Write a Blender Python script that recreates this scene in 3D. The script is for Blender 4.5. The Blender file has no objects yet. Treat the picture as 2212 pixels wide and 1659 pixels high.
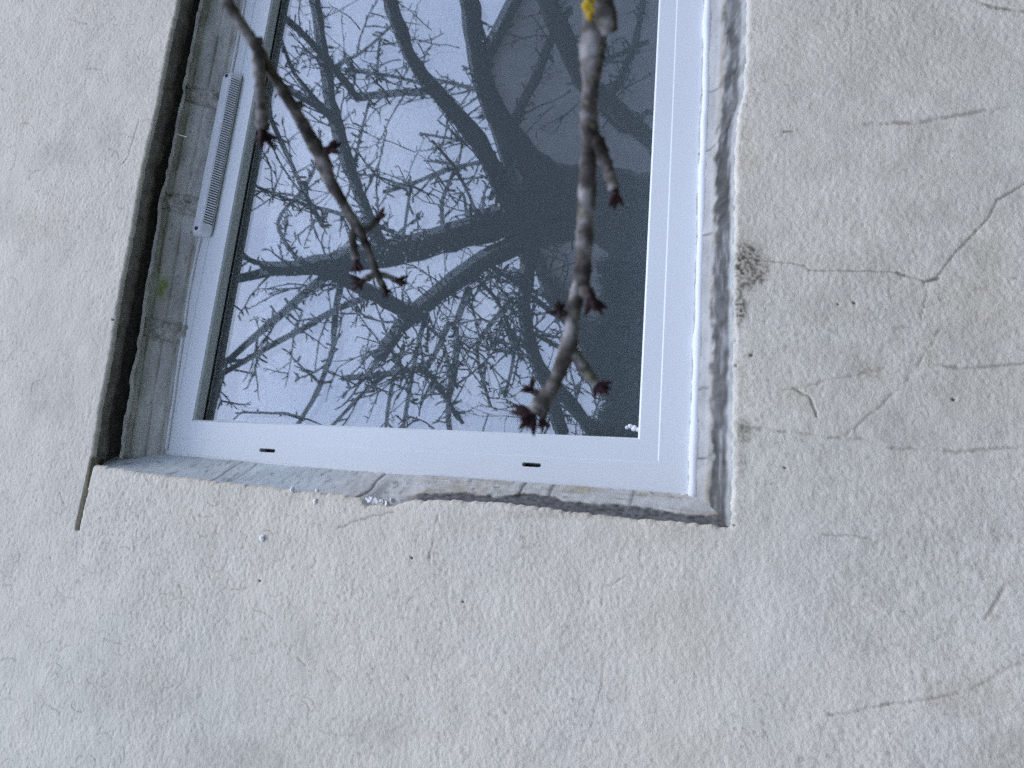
import bpy, math, random
import numpy as np
from mathutils import Vector, Matrix

rng = np.random.default_rng(7)
random.seed(7)
S = bpy.context.scene
COL = S.collection

# ------------------------------------------------------------------ camera
# picture-left is world up (+Z), picture-up is world +X, the wall is the plane y = 0
PC = np.array([1106.0, 829.5]); F = 1529.9
CAM = np.array([0.0, -0.95, 1.6])
RW = np.array([[0.08601866, -0.97209649, 0.21824117],
               [0.27991368, 0.23381025, 0.9311182],
               [-0.95616375, -0.01900485, 0.29221515]])      # rows: world X, Y, Z in (right, down, forward)
cd = bpy.data.cameras.new('camera'); cam = bpy.data.objects.new('camera', cd); COL.objects.link(cam)
cd.sensor_fit = 'HORIZONTAL'; cd.sensor_width = 36.0; cd.lens = 36.0 * F / 2212.0
cd.clip_start = 0.02; cd.clip_end = 500
m = Matrix.Identity(4)
for i in range(3):
    m[i][0] = RW[i][0]; m[i][1] = -RW[i][1]; m[i][2] = -RW[i][2]; m[i][3] = CAM[i]
cam.matrix_world = m
cd.dof.use_dof = True; cd.dof.focus_distance = 1.25; cd.dof.aperture_fstop = 10.5
S.camera = cam

# ------------------------------------------------------------------ sky, sun, exposure
SUN_EL, SUN_ROT = math.radians(60), math.radians(150)
w = bpy.data.worlds.new('World'); S.world = w; w.use_nodes = True
nt = w.node_tree; nt.nodes.clear()
out = nt.nodes.new('ShaderNodeOutputWorld'); bg = nt.nodes.new('ShaderNodeBackground')
sky = nt.nodes.new('ShaderNodeTexSky'); sky.sky_type = 'NISHITA'; sky.sun_disc = False
sky.sun_elevation = SUN_EL; sky.sun_rotation = SUN_ROT; sky.air_density = 1.0; sky.dust_density = 3.0
tc = nt.nodes.new('ShaderNodeTexCoord'); no = nt.nodes.new('ShaderNodeTexNoise')
no.inputs['Scale'].default_value = 5.0; no.inputs['Detail'].default_value = 5.0; no.inputs['Roughness'].default_value = 0.55
cr = nt.nodes.new('ShaderNodeValToRGB')
cr.color_ramp.elements[0].position = 0.32; cr.color_ramp.elements[0].color = (6.6, 8.3, 13.0, 1)
cr.color_ramp.elements[1].position = 0.70; cr.color_ramp.elements[1].color = (9.2, 10.9, 15.6, 1)
mx = nt.nodes.new('ShaderNodeMix'); mx.data_type = 'RGBA'; mx.inputs[0].default_value = 0.88
nt.links.new(tc.outputs['Generated'], no.inputs['Vector']); nt.links.new(no.outputs['Fac'], cr.inputs['Fac'])
sx_ = nt.nodes.new('ShaderNodeSeparateXYZ'); nt.links.new(tc.outputs['Generated'], sx_.inputs[0])
zg = nt.nodes.new('ShaderNodeMapRange'); zg.inputs[1].default_value = 0.0; zg.inputs[2].default_value = 1.0
zg.inputs[3].default_value = 0.80; zg.inputs[4].default_value = 1.55; nt.links.new(sx_.outputs['Z'], zg.inputs[0])
vm = nt.nodes.new('ShaderNodeVectorMath'); vm.operation = 'SCALE'
nt.links.new(cr.outputs['Color'], vm.inputs[0]); nt.links.new(zg.outputs[0], vm.inputs['Scale'])
nt.links.new(sky.outputs['Color'], mx.inputs[6]); nt.links.new(vm.outputs[0], mx.inputs[7])
nt.links.new(mx.outputs[2], bg.inputs['Color']); bg.inputs['Strength'].default_value = 0.15
nt.links.new(bg.outputs['Background'], out.inputs['Surface'])
ld = bpy.data.lights.new('sun', 'SUN'); sun = bpy.data.objects.new('sun', ld); COL.objects.link(sun)
ld.energy = 1.5; ld.angle = math.radians(24); ld.color = (1.0, 0.98, 0.92)
sd_ = Vector((math.sin(SUN_ROT) * math.cos(SUN_EL), math.cos(SUN_ROT) * math.cos(SUN_EL), math.sin(SUN_EL)))
sun.rotation_euler = sd_.to_track_quat('Z', 'Y').to_euler()
S.view_settings.view_transform = 'Standard'; S.view_settings.look = 'None'
S.view_settings.gamma = 1.0; S.view_settings.use_curve_mapping = False
S.view_settings.exposure = -0.22
S.render.engine = 'CYCLES'; S.cycles.use_denoising = False; S.cycles.max_bounces = 10; S.cycles.transparent_max_bounces = 16

# ------------------------------------------------------------------ geometry helpers
def ray(px, py):
    d = RW @ np.array([px - PC[0], py - PC[1], F]); return d / np.linalg.norm(d)
def at(px, py, y):                       # the point of the plane y that the photo shows at (px, py) of 2212 x 1659
    d = ray(px, py); return CAM + d * ((y - CAM[1]) / d[1])
def along(px, py, t):
    return CAM + ray(px, py) * t
FY = 0.092                               # outer face of the window frame
GL = FY + 0.028                          # outer face of the glazing
KS = (0.95 + FY) / 1.01
def kx(v): return v * KS
def kz(v): return 1.6 + (v - 1.6) * KS
def refl(px, py, yp):                    # a point in front of the house whose reflection is seen at (px, py)
    p = at(px, py, 2 * GL - yp); p[1] = yp; return p
def rrange(px, py, yp):
    return np.linalg.norm(at(px, py, 2 * GL - yp) - CAM)

def mesh_obj(name, verts, faces, mat, parent=None, smooth=False):
    me = bpy.data.meshes.new(name)
    me.from_pydata([tuple(map(float, v)) for v in verts], [], faces); me.update()
    if smooth:
        me.polygons.foreach_set('use_smooth', [True] * len(me.polygons))
    return link_mesh(name, me, mat, parent)
def link_mesh(name, me, mat, parent=None):
    o = bpy.data.objects.new(name, me); COL.objects.link(o)
    if mat is not None and not len(me.materials): me.materials.append(mat)
    if parent is not None: o.parent = parent
    return o
def thing(name, label, cat, group=None):
    o = bpy.data.objects.new(name, None); COL.objects.link(o); o.empty_display_size = 0.05
    o['label'] = label; o['category'] = cat
    if group: o['group'] = group
    return o
def tag(o, label, cat, group=None):
    o['label'] = label; o['category'] = cat
    if group: o['group'] = group
    return o

class MB:
    def __init__(s): s.v = []; s.f = []
    def add(s, v, f):
        n = len(s.v); s.v += [tuple(map(float, p)) for p in v]; s.f += [tuple(i + n for i in q) for q in f]
    def box(s, a, b):
        x0, y0, z0 = a; x1, y1, z1 = b
        s.add([(x0,y0,z0),(x1,y0,z0),(x1,y1,z0),(x0,y1,z0),(x0,y0,z1),(x1,y0,z1),(x1,y1,z1),(x0,y1,z1)],
              [(0,3,2,1),(4,5,6,7),(0,1,5,4),(1,2,6,5),(2,3,7,6),(3,0,4,7)])
    def tube(s, pts, rad, sides=6, jitter=0.0, cap=True):
        pts = np.asarray(pts, float); n = len(pts); rad = np.asarray(rad, float)
        t = np.gradient(pts, axis=0); t /= np.linalg.norm(t, axis=1)[:, None] + 1e-12
        a = np.array([0, 0, 1.0]) if abs(t[0][2]) < 0.9 else np.array([1.0, 0, 0])
        u = np.cross(t[0], a); u /= np.linalg.norm(u); vs = []
        for i in range(n):
            u = u - t[i] * (u @ t[i]); u /= np.linalg.norm(u) + 1e-12; b = np.cross(t[i], u)
            for k in range(sides):
                an = 2 * math.pi * k / sides
                r = rad[i] * (1 + jitter * random.uniform(-1, 1)) if jitter else rad[i]
                vs.append(pts[i] + (u * math.cos(an) + b * math.sin(an)) * r)
        fs = []
        for i in range(n - 1):
            for k in range(sides):
                k2 = (k + 1) % sides
                fs.append((i*sides+k, i*sides+k2, (i+1)*sides+k2, (i+1)*sides+k))
        if cap:
            fs.append(tuple(range(sides - 1, -1, -1))); fs.append(tuple(range((n-1)*sides, n*sides)))
        s.add(vs, fs)
    def build(s, name, mat, parent=None, smooth=False): return mesh_obj(name, s.v, s.f, mat, parent, smooth)

def hsh(ix, iy, seed):
    h = (ix.astype(np.int64) * 374761393 + iy.astype(np.int64) * 668265263 + seed * 974634777) & 0xffffffff
    h = ((h ^ (h >> 13)) * 1274126177) & 0xffffffff
    return ((h ^ (h >> 16)) & 0xffff) / 65535.0
def vnoise(x, y, seed=0):                # value noise, 0..1
    ix = np.floor(x); iy = np.floor(y); fx = x - ix; fy = y - iy
    fx = fx*fx*fx*(fx*(fx*6-15)+10); fy = fy*fy*fy*(fy*(fy*6-15)+10)
    a = hsh(ix, iy, seed); b = hsh(ix+1, iy, seed); c = hsh(ix, iy+1, seed); d = hsh(ix+1, iy+1, seed)
    return (a*(1-fx)+b*fx)*(1-fy) + (c*(1-fx)+d*fx)*fy
def fbm(x, y, seed=0, octv=4, gain=0.5):
    s = np.zeros_like(x, dtype=float); a = 1.0; t = 0
    for o in range(octv):
        s += a * vnoise(x * 2**o + 17.3*o, y * 2**o - 9.1*o, seed + o); t += a; a *= gain
    return s / t
def sstep(a, b, x):
    t = np.clip((x - a) / (b - a), 0, 1); return t * t * (3 - 2 * t)

# ------------------------------------------------------------------ materials
def new_mat(name):
    mt = bpy.data.materials.new(name); mt.use_nodes = True
    return mt, mt.node_tree, mt.node_tree.nodes['Principled BSDF']
def simple(name, col, rough=0.5, spec=0.5, bump=0.0, scale=60.0, var=0.0, vscale=8.0):
    mt, t, p = new_mat(name)
    p.inputs['Base Color'].default_value = (*col, 1); p.inputs['Roughness'].default_value = rough
    p.inputs['Specular IOR Level'].default_value = spec
    tcn = t.nodes.new('ShaderNodeTexCoord')
    if bump:
        n = t.nodes.new('ShaderNodeTexNoise'); n.inputs['Scale'].default_value = scale; n.inputs['Detail'].default_value = 6
        t.links.new(tcn.outputs['Object'], n.inputs['Vector'])
        b = t.nodes.new('ShaderNodeBump'); b.inputs['Strength'].default_value = 0.6; b.inputs['Distance'].default_value = bump
        t.links.new(n.outputs['Fac'], b.inputs['Height']); t.links.new(b.outputs['Normal'], p.inputs['Normal'])
    if var:
        n2 = t.nodes.new('ShaderNodeTexNoise'); n2.inputs['Scale'].default_value = vscale; n2.inputs['Detail'].default_value = 7
        t.links.new(tcn.outputs['Object'], n2.inputs['Vector'])
        r = t.nodes.new('ShaderNodeValToRGB')
        r.color_ramp.elements[0].position = 0.3; r.color_ramp.elements[1].position = 0.7
        r.color_ramp.elements[0].color = (*[c * (1 - var) for c in col], 1); r.color_ramp.elements[1].color = (*[min(1, c * (1 + var)) for c in col], 1)
        t.links.new(n2.outputs['Fac'], r.inputs['Fac']); t.links.new(r.outputs['Color'], p.inputs['Base Color'])
    return mt
def attr_mat(name, rough=0.9, bump=0.0010, scale=400.0, spec=0.25):
    mt, t, p = new_mat(name)
    a = t.nodes.new('ShaderNodeAttribute'); a.attribute_name = 'albedo'
    tcn = t.nodes.new('ShaderNodeTexCoord'); n = t.nodes.new('ShaderNodeTexNoise')
    n.inputs['Scale'].default_value = scale; n.inputs['Detail'].default_value = 5; n.inputs['Roughness'].default_value = 0.6
    t.links.new(tcn.outputs['Object'], n.inputs['Vector'])
    b = t.nodes.new('ShaderNodeBump'); b.inputs['Strength'].default_value = 1.0; b.inputs['Distance'].default_value = bump
    t.links.new(n.outputs['Fac'], b.inputs['Height']); t.links.new(b.outputs['Normal'], p.inputs['Normal'])
    t.links.new(a.outputs['Color'], p.inputs['Base Color'])
    p.inputs['Roughness'].default_value = rough; p.inputs['Specular IOR Level'].default_value = spec
    return mt
M = {}
M['render'] = attr_mat('cream_render')
M['mortar'] = attr_mat('old_mortar', bump=0.001, scale=420.0)
M['pvc'] = simple('white_pvc', (0.74, 0.765, 0.775), 0.32, 0.5, bump=0.0002, scale=14.0, var=0.03, vscale=5.0)
M['vent'] = simple('vent_plastic', (0.74, 0.755, 0.77), 0.45, 0.4, var=0.05, vscale=20)
M['dark'] = simple('vent_shadow_slot', (0.03, 0.03, 0.035), 0.7)
M['gasket'] = simple('black_gasket', (0.018, 0.020, 0.023), 0.5, 0.4)
M['spacer'] = simple('dark_spacer', (0.03, 0.028, 0.026), 0.6, 0.3)
M['sealant'] = simple('white_sealant', (0.78, 0.79, 0.80), 0.6, 0.3, bump=0.0006, scale=60.0)
M['blob'] = simple('white_paint_blob', (0.74, 0.73, 0.70), 0.9, 0.1)
M['straw'] = simple('pale_straw', (0.6, 0.56, 0.47), 0.8)
M['soffit'] = simple('dark_masonry', (0.055, 0.053, 0.05), 0.95, 0.1, bump=0.004, scale=90.0, var=0.5, vscale=30)  # dark mottled tone, used on the masonry core
M['room'] = simple('room_paint', (0.62, 0.73, 0.78), 0.9)
M['bud'] = simple('bud_scales', (0.028, 0.009, 0.009), 0.6, 0.25, bump=0.0006, scale=500.0, var=0.4, vscale=160)
M['tree'] = simple('dark_bark', (0.03, 0.028, 0.025), 0.95, 0.1, bump=0.01, scale=40)
M['needles'] = simple('dark_needles', (0.020, 0.032, 0.020), 0.9, 0.1)
M['brickwall'] = simple('brown_house_wall', (0.27, 0.255, 0.245), 0.95, 0.1, var=0.15, vscale=2)
M['roof'] = simple('roof_tiles', (0.06, 0.055, 0.055), 0.9, 0.1)
M['grass'] = simple('grass_ground', (0.05, 0.06, 0.035), 0.95, 0.1, var=0.3, vscale=3)
M['hglass'] = simple('house_glass', (0.02, 0.025, 0.03), 0.1, 0.5)

def bark_mat():
    mt, t, p = new_mat('lichen_bark')
    tcn = t.nodes.new('ShaderNodeTexCoord')
    def noise(sc, de=6):
        n = t.nodes.new('ShaderNodeTexNoise'); n.inputs['Scale'].default_value = sc; n.inputs['Detail'].default_value = de
        t.links.new(tcn.outputs['Object'], n.inputs['Vector']); return n
    n1 = noise(90); r = t.nodes.new('ShaderNodeValToRGB')
    e = r.color_ramp.elements
    e[0].position = 0.30; e[0].color = (0.016, 0.011, 0.009, 1); e[1].position = 0.68; e[1].color = (0.33, 0.305, 0.28, 1)
    k = e.new(0.5); k.color = (0.092, 0.079, 0.067, 1)
    t.links.new(n1.outputs['Fac'], r.inputs['Fac'])
    n2 = noise(150, 3); r2 = t.nodes.new('ShaderNodeValToRGB')
    r2.color_ramp.elements[0].position = 0.60; r2.color_ramp.elements[1].position = 0.70
    t.links.new(n2.outputs['Fac'], r2.inputs['Fac'])
    mxx = t.nodes.new('ShaderNodeMix'); mxx.data_type = 'RGBA'; mxx.inputs[7].default_value = (0.17, 0.17, 0.11, 1)
    t.links.new(r2.outputs['Color'], mxx.inputs[0]); t.links.new(r.outputs['Color'], mxx.inputs[6])
    t.links.new(mxx.outputs[2], p.inputs['Base Color'])
    b = t.nodes.new('ShaderNodeBump'); b.inputs['Distance'].default_value = 0.0012; b.inputs['Strength'].default_value = 0.9
    n3 = noise(260); t.links.new(n3.outputs['Fac'], b.inputs['Height']); t.links.new(b.outputs['Normal'], p.inputs['Normal'])
    p.inputs['Roughness'].default_value = 0.85; p.inputs['Specular IOR Level'].default_value = 0.25
    return mt
M['bark'] = bark_mat()
M['lichen'] = simple('yellow_lichen', (0.42, 0.29, 0.03), 0.9, 0.1, bump=0.001, scale=300, var=0.3, vscale=120)

def glass_mat(name, fac, tint, dirt_tone):
    mt = bpy.data.materials.new(name); mt.use_nodes = True; t = mt.node_tree; t.nodes.clear()
    o = t.nodes.new('ShaderNodeOutputMaterial'); tr = t.nodes.new('ShaderNodeBsdfTransparent'); g = t.nodes.new('ShaderNodeBsdfGlossy')
    tr.inputs['Color'].default_value = (*tint, 1); g.inputs['Roughness'].default_value = 0.0
    g.inputs['Color'].default_value = (1, 1, 1, 1)
    # reflectance by Schlick's rule, the same from either side of the sheet
    gg = t.nodes.new('ShaderNodeNewGeometry'); dp = t.nodes.new('ShaderNodeVectorMath'); dp.operation = 'DOT_PRODUCT'
    t.links.new(gg.outputs['Normal'], dp.inputs[0]); t.links.new(gg.outputs['Incoming'], dp.inputs[1])
    ab = t.nodes.new('ShaderNodeMath'); ab.operation = 'ABSOLUTE'; t.links.new(dp.outputs['Value'], ab.inputs[0])
    om = t.nodes.new('ShaderNodeMath'); om.operation = 'SUBTRACT'; om.inputs[0].default_value = 1.0; t.links.new(ab.outputs[0], om.inputs[1])
    pw = t.nodes.new('ShaderNodeMath'); pw.operation = 'POWER'; pw.inputs[1].default_value = 5.0; t.links.new(om.outputs[0], pw.inputs[0])
    ma = t.nodes.new('ShaderNodeMath'); ma.operation = 'MULTIPLY_ADD'; ma.inputs[1].default_value = 1.0 - fac; ma.inputs[2].default_value = fac
    ma.use_clamp = True
    t.links.new(pw.outputs[0], ma.inputs[0])
    ms = t.nodes.new('ShaderNodeMixShader')
    t.links.new(ma.outputs[0], ms.inputs[0]); t.links.new(tr.outputs[0], ms.inputs[1]); t.links.new(g.outputs[0], ms.inputs[2])
    last = ms
    if dirt_tone:
        ge = t.nodes.new('ShaderNodeNewGeometry')
        vo = t.nodes.new('ShaderNodeTexVoronoi'); vo.inputs['Scale'].default_value = 75.0
        t.links.new(ge.outputs['Position'], vo.inputs['Vector'])
        le = t.nodes.new('ShaderNodeMath'); le.operation = 'LESS_THAN'; le.inputs[1].default_value = 0.16
        t.links.new(vo.outputs['Distance'], le.inputs[0])
        n = t.nodes.new('ShaderNodeTexNoise'); n.inputs['Scale'].default_value = 9.0; n.inputs['Detail'].default_value = 3
        t.links.new(ge.outputs['Position'], n.inputs['Vector'])
        gt = t.nodes.new('ShaderNodeMath'); gt.operation = 'GREATER_THAN'; gt.inputs[1].default_value = 0.56
        t.links.new(n.outputs['Fac'], gt.inputs[0])
        m1 = t.nodes.new('ShaderNodeMath'); m1.operation = 'MULTIPLY'
        lo_ = t.nodes.new('ShaderNodeMath'); lo_.operation = 'GREATER_THAN'; lo_.inputs[1].default_value = 2.02
        spz = t.nodes.new('ShaderNodeSeparateXYZ'); t.links.new(ge.outputs['Position'], spz.inputs[0]); t.links.new(spz.outputs['Z'], lo_.inputs[0])
        mlo = t.nodes.new('ShaderNodeMath'); mlo.operation = 'MULTIPLY'; t.links.new(gt.outputs[0], mlo.inputs[0]); t.links.new(lo_.outputs[0], mlo.inputs[1])
        t.links.new(le.outputs[0], m1.inputs[0]); t.links.new(mlo.outputs[0], m1.inputs[1])
        # pale speckled band along the edge of the jamb
        sp = t.nodes.new('ShaderNodeSeparateXYZ'); t.links.new(ge.outputs['Position'], sp.inputs[0])
        n2 = t.nodes.new('ShaderNodeTexNoise'); n2.inputs['Scale'].default_value = 160.0; n2.inputs['Detail'].default_value = 4
        t.links.new(ge.outputs['Position'], n2.inputs['Vector'])
        mm = t.nodes.new('ShaderNodeMath'); mm.operation = 'MULTIPLY_ADD'; mm.inputs[1].default_value = 0.022; mm.inputs[2].default_value = 0.160
        t.links.new(n2.outputs['Fac'], mm.inputs[0])
        lt = t.nodes.new('ShaderNodeMath'); lt.operation = 'LESS_THAN'
        t.links.new(sp.outputs['X'], lt.inputs[0]); t.links.new(mm.outputs[0], lt.inputs[1])
        zz = t.nodes.new('ShaderNodeMath'); zz.operation = 'GREATER_THAN'; zz.inputs[1].default_value = 1.98
        t.links.new(sp.outputs['Z'], zz.inputs[0])
        m2 = t.nodes.new('ShaderNodeMath'); m2.operation = 'MULTIPLY'
        t.links.new(lt.outputs[0], m2.inputs[0]); t.links.new(zz.outputs[0], m2.inputs[1])
        mxm = t.nodes.new('ShaderNodeMath'); mxm.operation = 'MAXIMUM'
        t.links.new(m1.outputs[0], mxm.inputs[0]); t.links.new(m2.outputs[0], mxm.inputs[1])
        sc = t.nodes.new('ShaderNodeMath'); sc.operation = 'MULTIPLY_ADD'; sc.inputs[1].default_value = 0.24; sc.inputs[2].default_value = 0.052   # thin dust haze everywhere, put in to lift the darks of the glass
        t.links.new(mxm.outputs[0], sc.inputs[0])
        df = t.nodes.new('ShaderNodeBsdfDiffuse'); df.inputs['Color'].default_value = (0.67, 0.77, 0.82, 1)
        ms2 = t.nodes.new('ShaderNodeMixShader')
        t.links.new(sc.outputs[0], ms2.inputs[0]); t.links.new(ms.outputs[0], ms2.inputs[1]); t.links.new(df.outputs[0], ms2.inputs[2])
        last = ms2
    t.links.new(last.outputs[0], o.inputs['Surface'])
    return mt
M['pane_out'] = glass_mat('outer_glass', 0.17, (0.97, 0.985, 0.98), True)
M['pane_in'] = glass_mat('inner_glass', 0.06, (0.96, 0.975, 0.97), False)

# ------------------------------------------------------------------ ground and room
gv = [(-40, -60, 0), (40, -60, 0), (40, 0.1, 0), (-40, 0.1, 0)]
g = mesh_obj('ground', gv, [(0, 1, 2, 3)], M['grass']); g['kind'] = 'structure'
X0, X1, Z0, Z1, YB = -0.5, 1.9, 0.9, 2.85, 2.3
rm = mesh_obj('room_interior', [(X0,0.24,Z0),(X1,0.24,Z0),(X1,YB,Z0),(X0,YB,Z0),(X0,0.24,Z1),(X1,0.24,Z1),(X1,YB,Z1),(X0,YB,Z1)],
              [(0,1,2,3),(4,7,6,5),(3,2,6,7),(0,3,7,4),(1,5,6,2)], M['room']); rm['kind'] = 'structure'

# ------------------------------------------------------------------ the rendered wall
wall = thing('rendered_wall', 'cracked cream rendered house wall around the white window', 'wall')
XR = 1.35                                              # far jamb of the opening, out of the picture
def poly_fn(pts, axis_in, axis_out):
    q = np.array([at(px, py, 0.0) for px, py in pts]); o = np.argsort(q[:, axis_in]); q = q[o]
    return lambda s: np.interp(s, q[:, axis_in], q[:, axis_out])
f_head = poly_fn([(386,0),(368,80),(341,224),(314,346),(290,490),(266,608),(242,746),(216,880),(199,1003)], 0, 2)
f_jamb = poly_fn([(199,1003),(360,1027),(640,1058),(740,1068),(778,1076),(790,1090),(850,1088),(885,1079),(980,1080),(1100,1087),(1250,1107),(1400,1122),(1500,1130),(1580,1140)], 2, 0)
f_sill = poly_fn([(1580,1140),(1582,900),(1585,500),(1587,300),(1592,245),(1606,190),(1610,120),(1612,0)], 0, 2)
def edges(x, z):
    jj = f_jamb(z) + (fbm(z * 130, z * 0 + 3.3, 31, 3) - 0.5) * 0.0055
    hh = f_head(x) + (fbm(x * 110, x * 0 + 1.3, 32, 3) - 0.5) * 0.0035
    ss = f_sill(x) + (fbm(x * 120, x * 0 + 7.3, 33, 3) - 0.5) * 0.006
    return hh, jj, ss
xs = np.concatenate([np.linspace(-5, -0.46, 45)[:-1], np.arange(-0.46, 1.12, 0.0018), np.linspace(1.125, 1.43, 31), np.linspace(1.43, 6, 40)[1:]])
zs = np.concatenate([np.linspace(-0.3, 1.18, 15)[:-1], np.arange(1.18, 3.22, 0.0018), np.linspace(3.225, 6.0, 28)])
X, Z = np.meshgrid(xs, zs, indexing='ij')
hh, jj, ss = edges(X, Z)
dl = np.stack([jj - X, Z - hh, ss - Z, X - XR]); sd = dl.max(0); wh = dl.argmax(0)
inside = sd < 0
near = inside & (sd > -0.0020)
Xn, Zn = X.copy(), Z.copy()
Xn[near & (wh == 0)] = jj[near & (wh == 0)]; Zn[near & (wh == 1)] = hh[near & (wh == 1)]; Zn[near & (wh == 2)] = ss[near & (wh == 2)]
# photo position of every grid point, to place cracks, stains and darker patches measured in the picture
def toPx(x, z):
    v = np.stack([x, np.zeros_like(x) - CAM[1] + 0 * x, z - CAM[2]], -1) @ RW
    return PC[0] + F * v[..., 0] / v[..., 2], PC[1] + F * v[..., 1] / v[..., 2], v[..., 2]
U, V, DEP = toPx(X, Z)
vis = (DEP > 0.3) & (U > -300) & (U < 2500) & (V > -300) & (V < 1950)
# relief: trowelled, pebbly render
h = np.zeros_like(X)
ang = fbm(X * 2.5, Z * 2.5, 5, 2) * 5.0
ca, sa = np.cos(ang), np.sin(ang)
xr, zr = X * ca + Z * sa, -X * sa + Z * ca
brush = fbm(Xn * 300, Zn * 240, 11, 2, 0.6)
peb = fbm(X * 210, Z * 210, 12, 2, 0.6)
grit = fbm(X * 120, Z * 240, 13, 2, 0.5)
amp = 0.55 + 0.9 * fbm(X * 5, Z * 5, 14, 3)
h += (np.abs(peb - 0.5) * -2.2 + brush * 0.9 + grit * 0.7) * 0.00075 * amp
h += (fbm(X * 26, Z * 26, 15, 2) - 0.5) * 0.0016 + (fbm(X * 4, Z * 4, 16, 2) - 0.5) * 0.008
# colour: painted cream with grey and lilac patches
base = np.array([0.710, 0.648, 0.528]); lil = np.array([0.694, 0.636, 0.527]); grn = np.array([0.690, 0.640, 0.522])
n1 = fbm(X * 2.6, Z * 2.6, 21, 4)[..., None]; n2 = fbm(X * 3.4 + 9, Z * 3.4, 22, 4)[..., None]
colr = base + (lil - base) * sstep(0.46, 0.66, n1) + (grn - base) * 0.8 * sstep(0.5, 0.7, n2)
colr *= (0.93 + 0.14 * fbm(X * 30, Z * 30, 23, 4))[..., None]
pit = sstep(0.70, 0.80, fbm(X * 210, Z * 210, 24, 2)) * sstep(0.42, 0.62, fbm(X * 9, Z * 9, 25, 3))
dirt_tone = 0.22 * pit
smut = sstep(0.55, 0.78, fbm(X * 6, Z * 6, 26, 5)); dirt_tone += 0.10 * smut * fbm(X * 90, Z * 90, 27, 3)
warm = np.zeros_like(X)
def stroke(pts, wd, dark, deep=0.0, patchy=0.5, seed=1, wob=2.0, tint=0.0):
    global dirt_tone, h, warm
    p = np.array(pts, float); lo = p.min(0) - wd * 3 - 12; hi = p.max(0) + wd * 3 + 12
    ii = np.nonzero(vis & (U > lo[0]) & (U < hi[0]) & (V > lo[1]) & (V < hi[1]))
    if not len(ii[0]): return
    u, v = U[ii], V[ii]
    u2 = u + (fbm(u * .09, v * .09, seed, 3) - .5) * wob * 4; v2 = v + (fbm(u * .09 + 50, v * .09, seed + 9, 3) - .5) * wob * 4
    dm = np.full(len(u), 1e9)
    for a, b in zip(p[:-1], p[1:]):
        e = b - a; tt = np.clip(((u2 - a[0]) * e[0] + (v2 - a[1]) * e[1]) / (e @ e + 1e-9), 0, 1)
        dm = np.minimum(dm, np.hypot(u2 - a[0] - tt * e[0], v2 - a[1] - tt * e[1]))
    k = 1 - sstep(wd * 0.35, wd, dm)
    k = k * (1 - patchy + patchy * sstep(0.32, 0.56, fbm(u * .035, v * .035, seed + 3, 3)))
    dirt_tone[ii] = np.maximum(dirt_tone[ii], dark * k); h[ii] -= deep * k; warm[ii] = np.maximum(warm[ii], tint * k)
def dark_patch(cx, cy, rx, ry, dark, seed, tint=0.0, grain=0.13):
    global dirt_tone, warm
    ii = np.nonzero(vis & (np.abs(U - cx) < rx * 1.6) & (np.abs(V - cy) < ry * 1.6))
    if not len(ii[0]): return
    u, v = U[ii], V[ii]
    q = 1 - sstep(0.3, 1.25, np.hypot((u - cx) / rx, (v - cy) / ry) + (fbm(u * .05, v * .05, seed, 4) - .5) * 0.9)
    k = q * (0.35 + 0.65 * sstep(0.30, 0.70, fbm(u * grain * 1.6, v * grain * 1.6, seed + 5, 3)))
    dirt_tone[ii] = np.maximum(dirt_tone[ii], dark * k); warm[ii] = np.maximum(warm[ii], tint * q)
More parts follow.
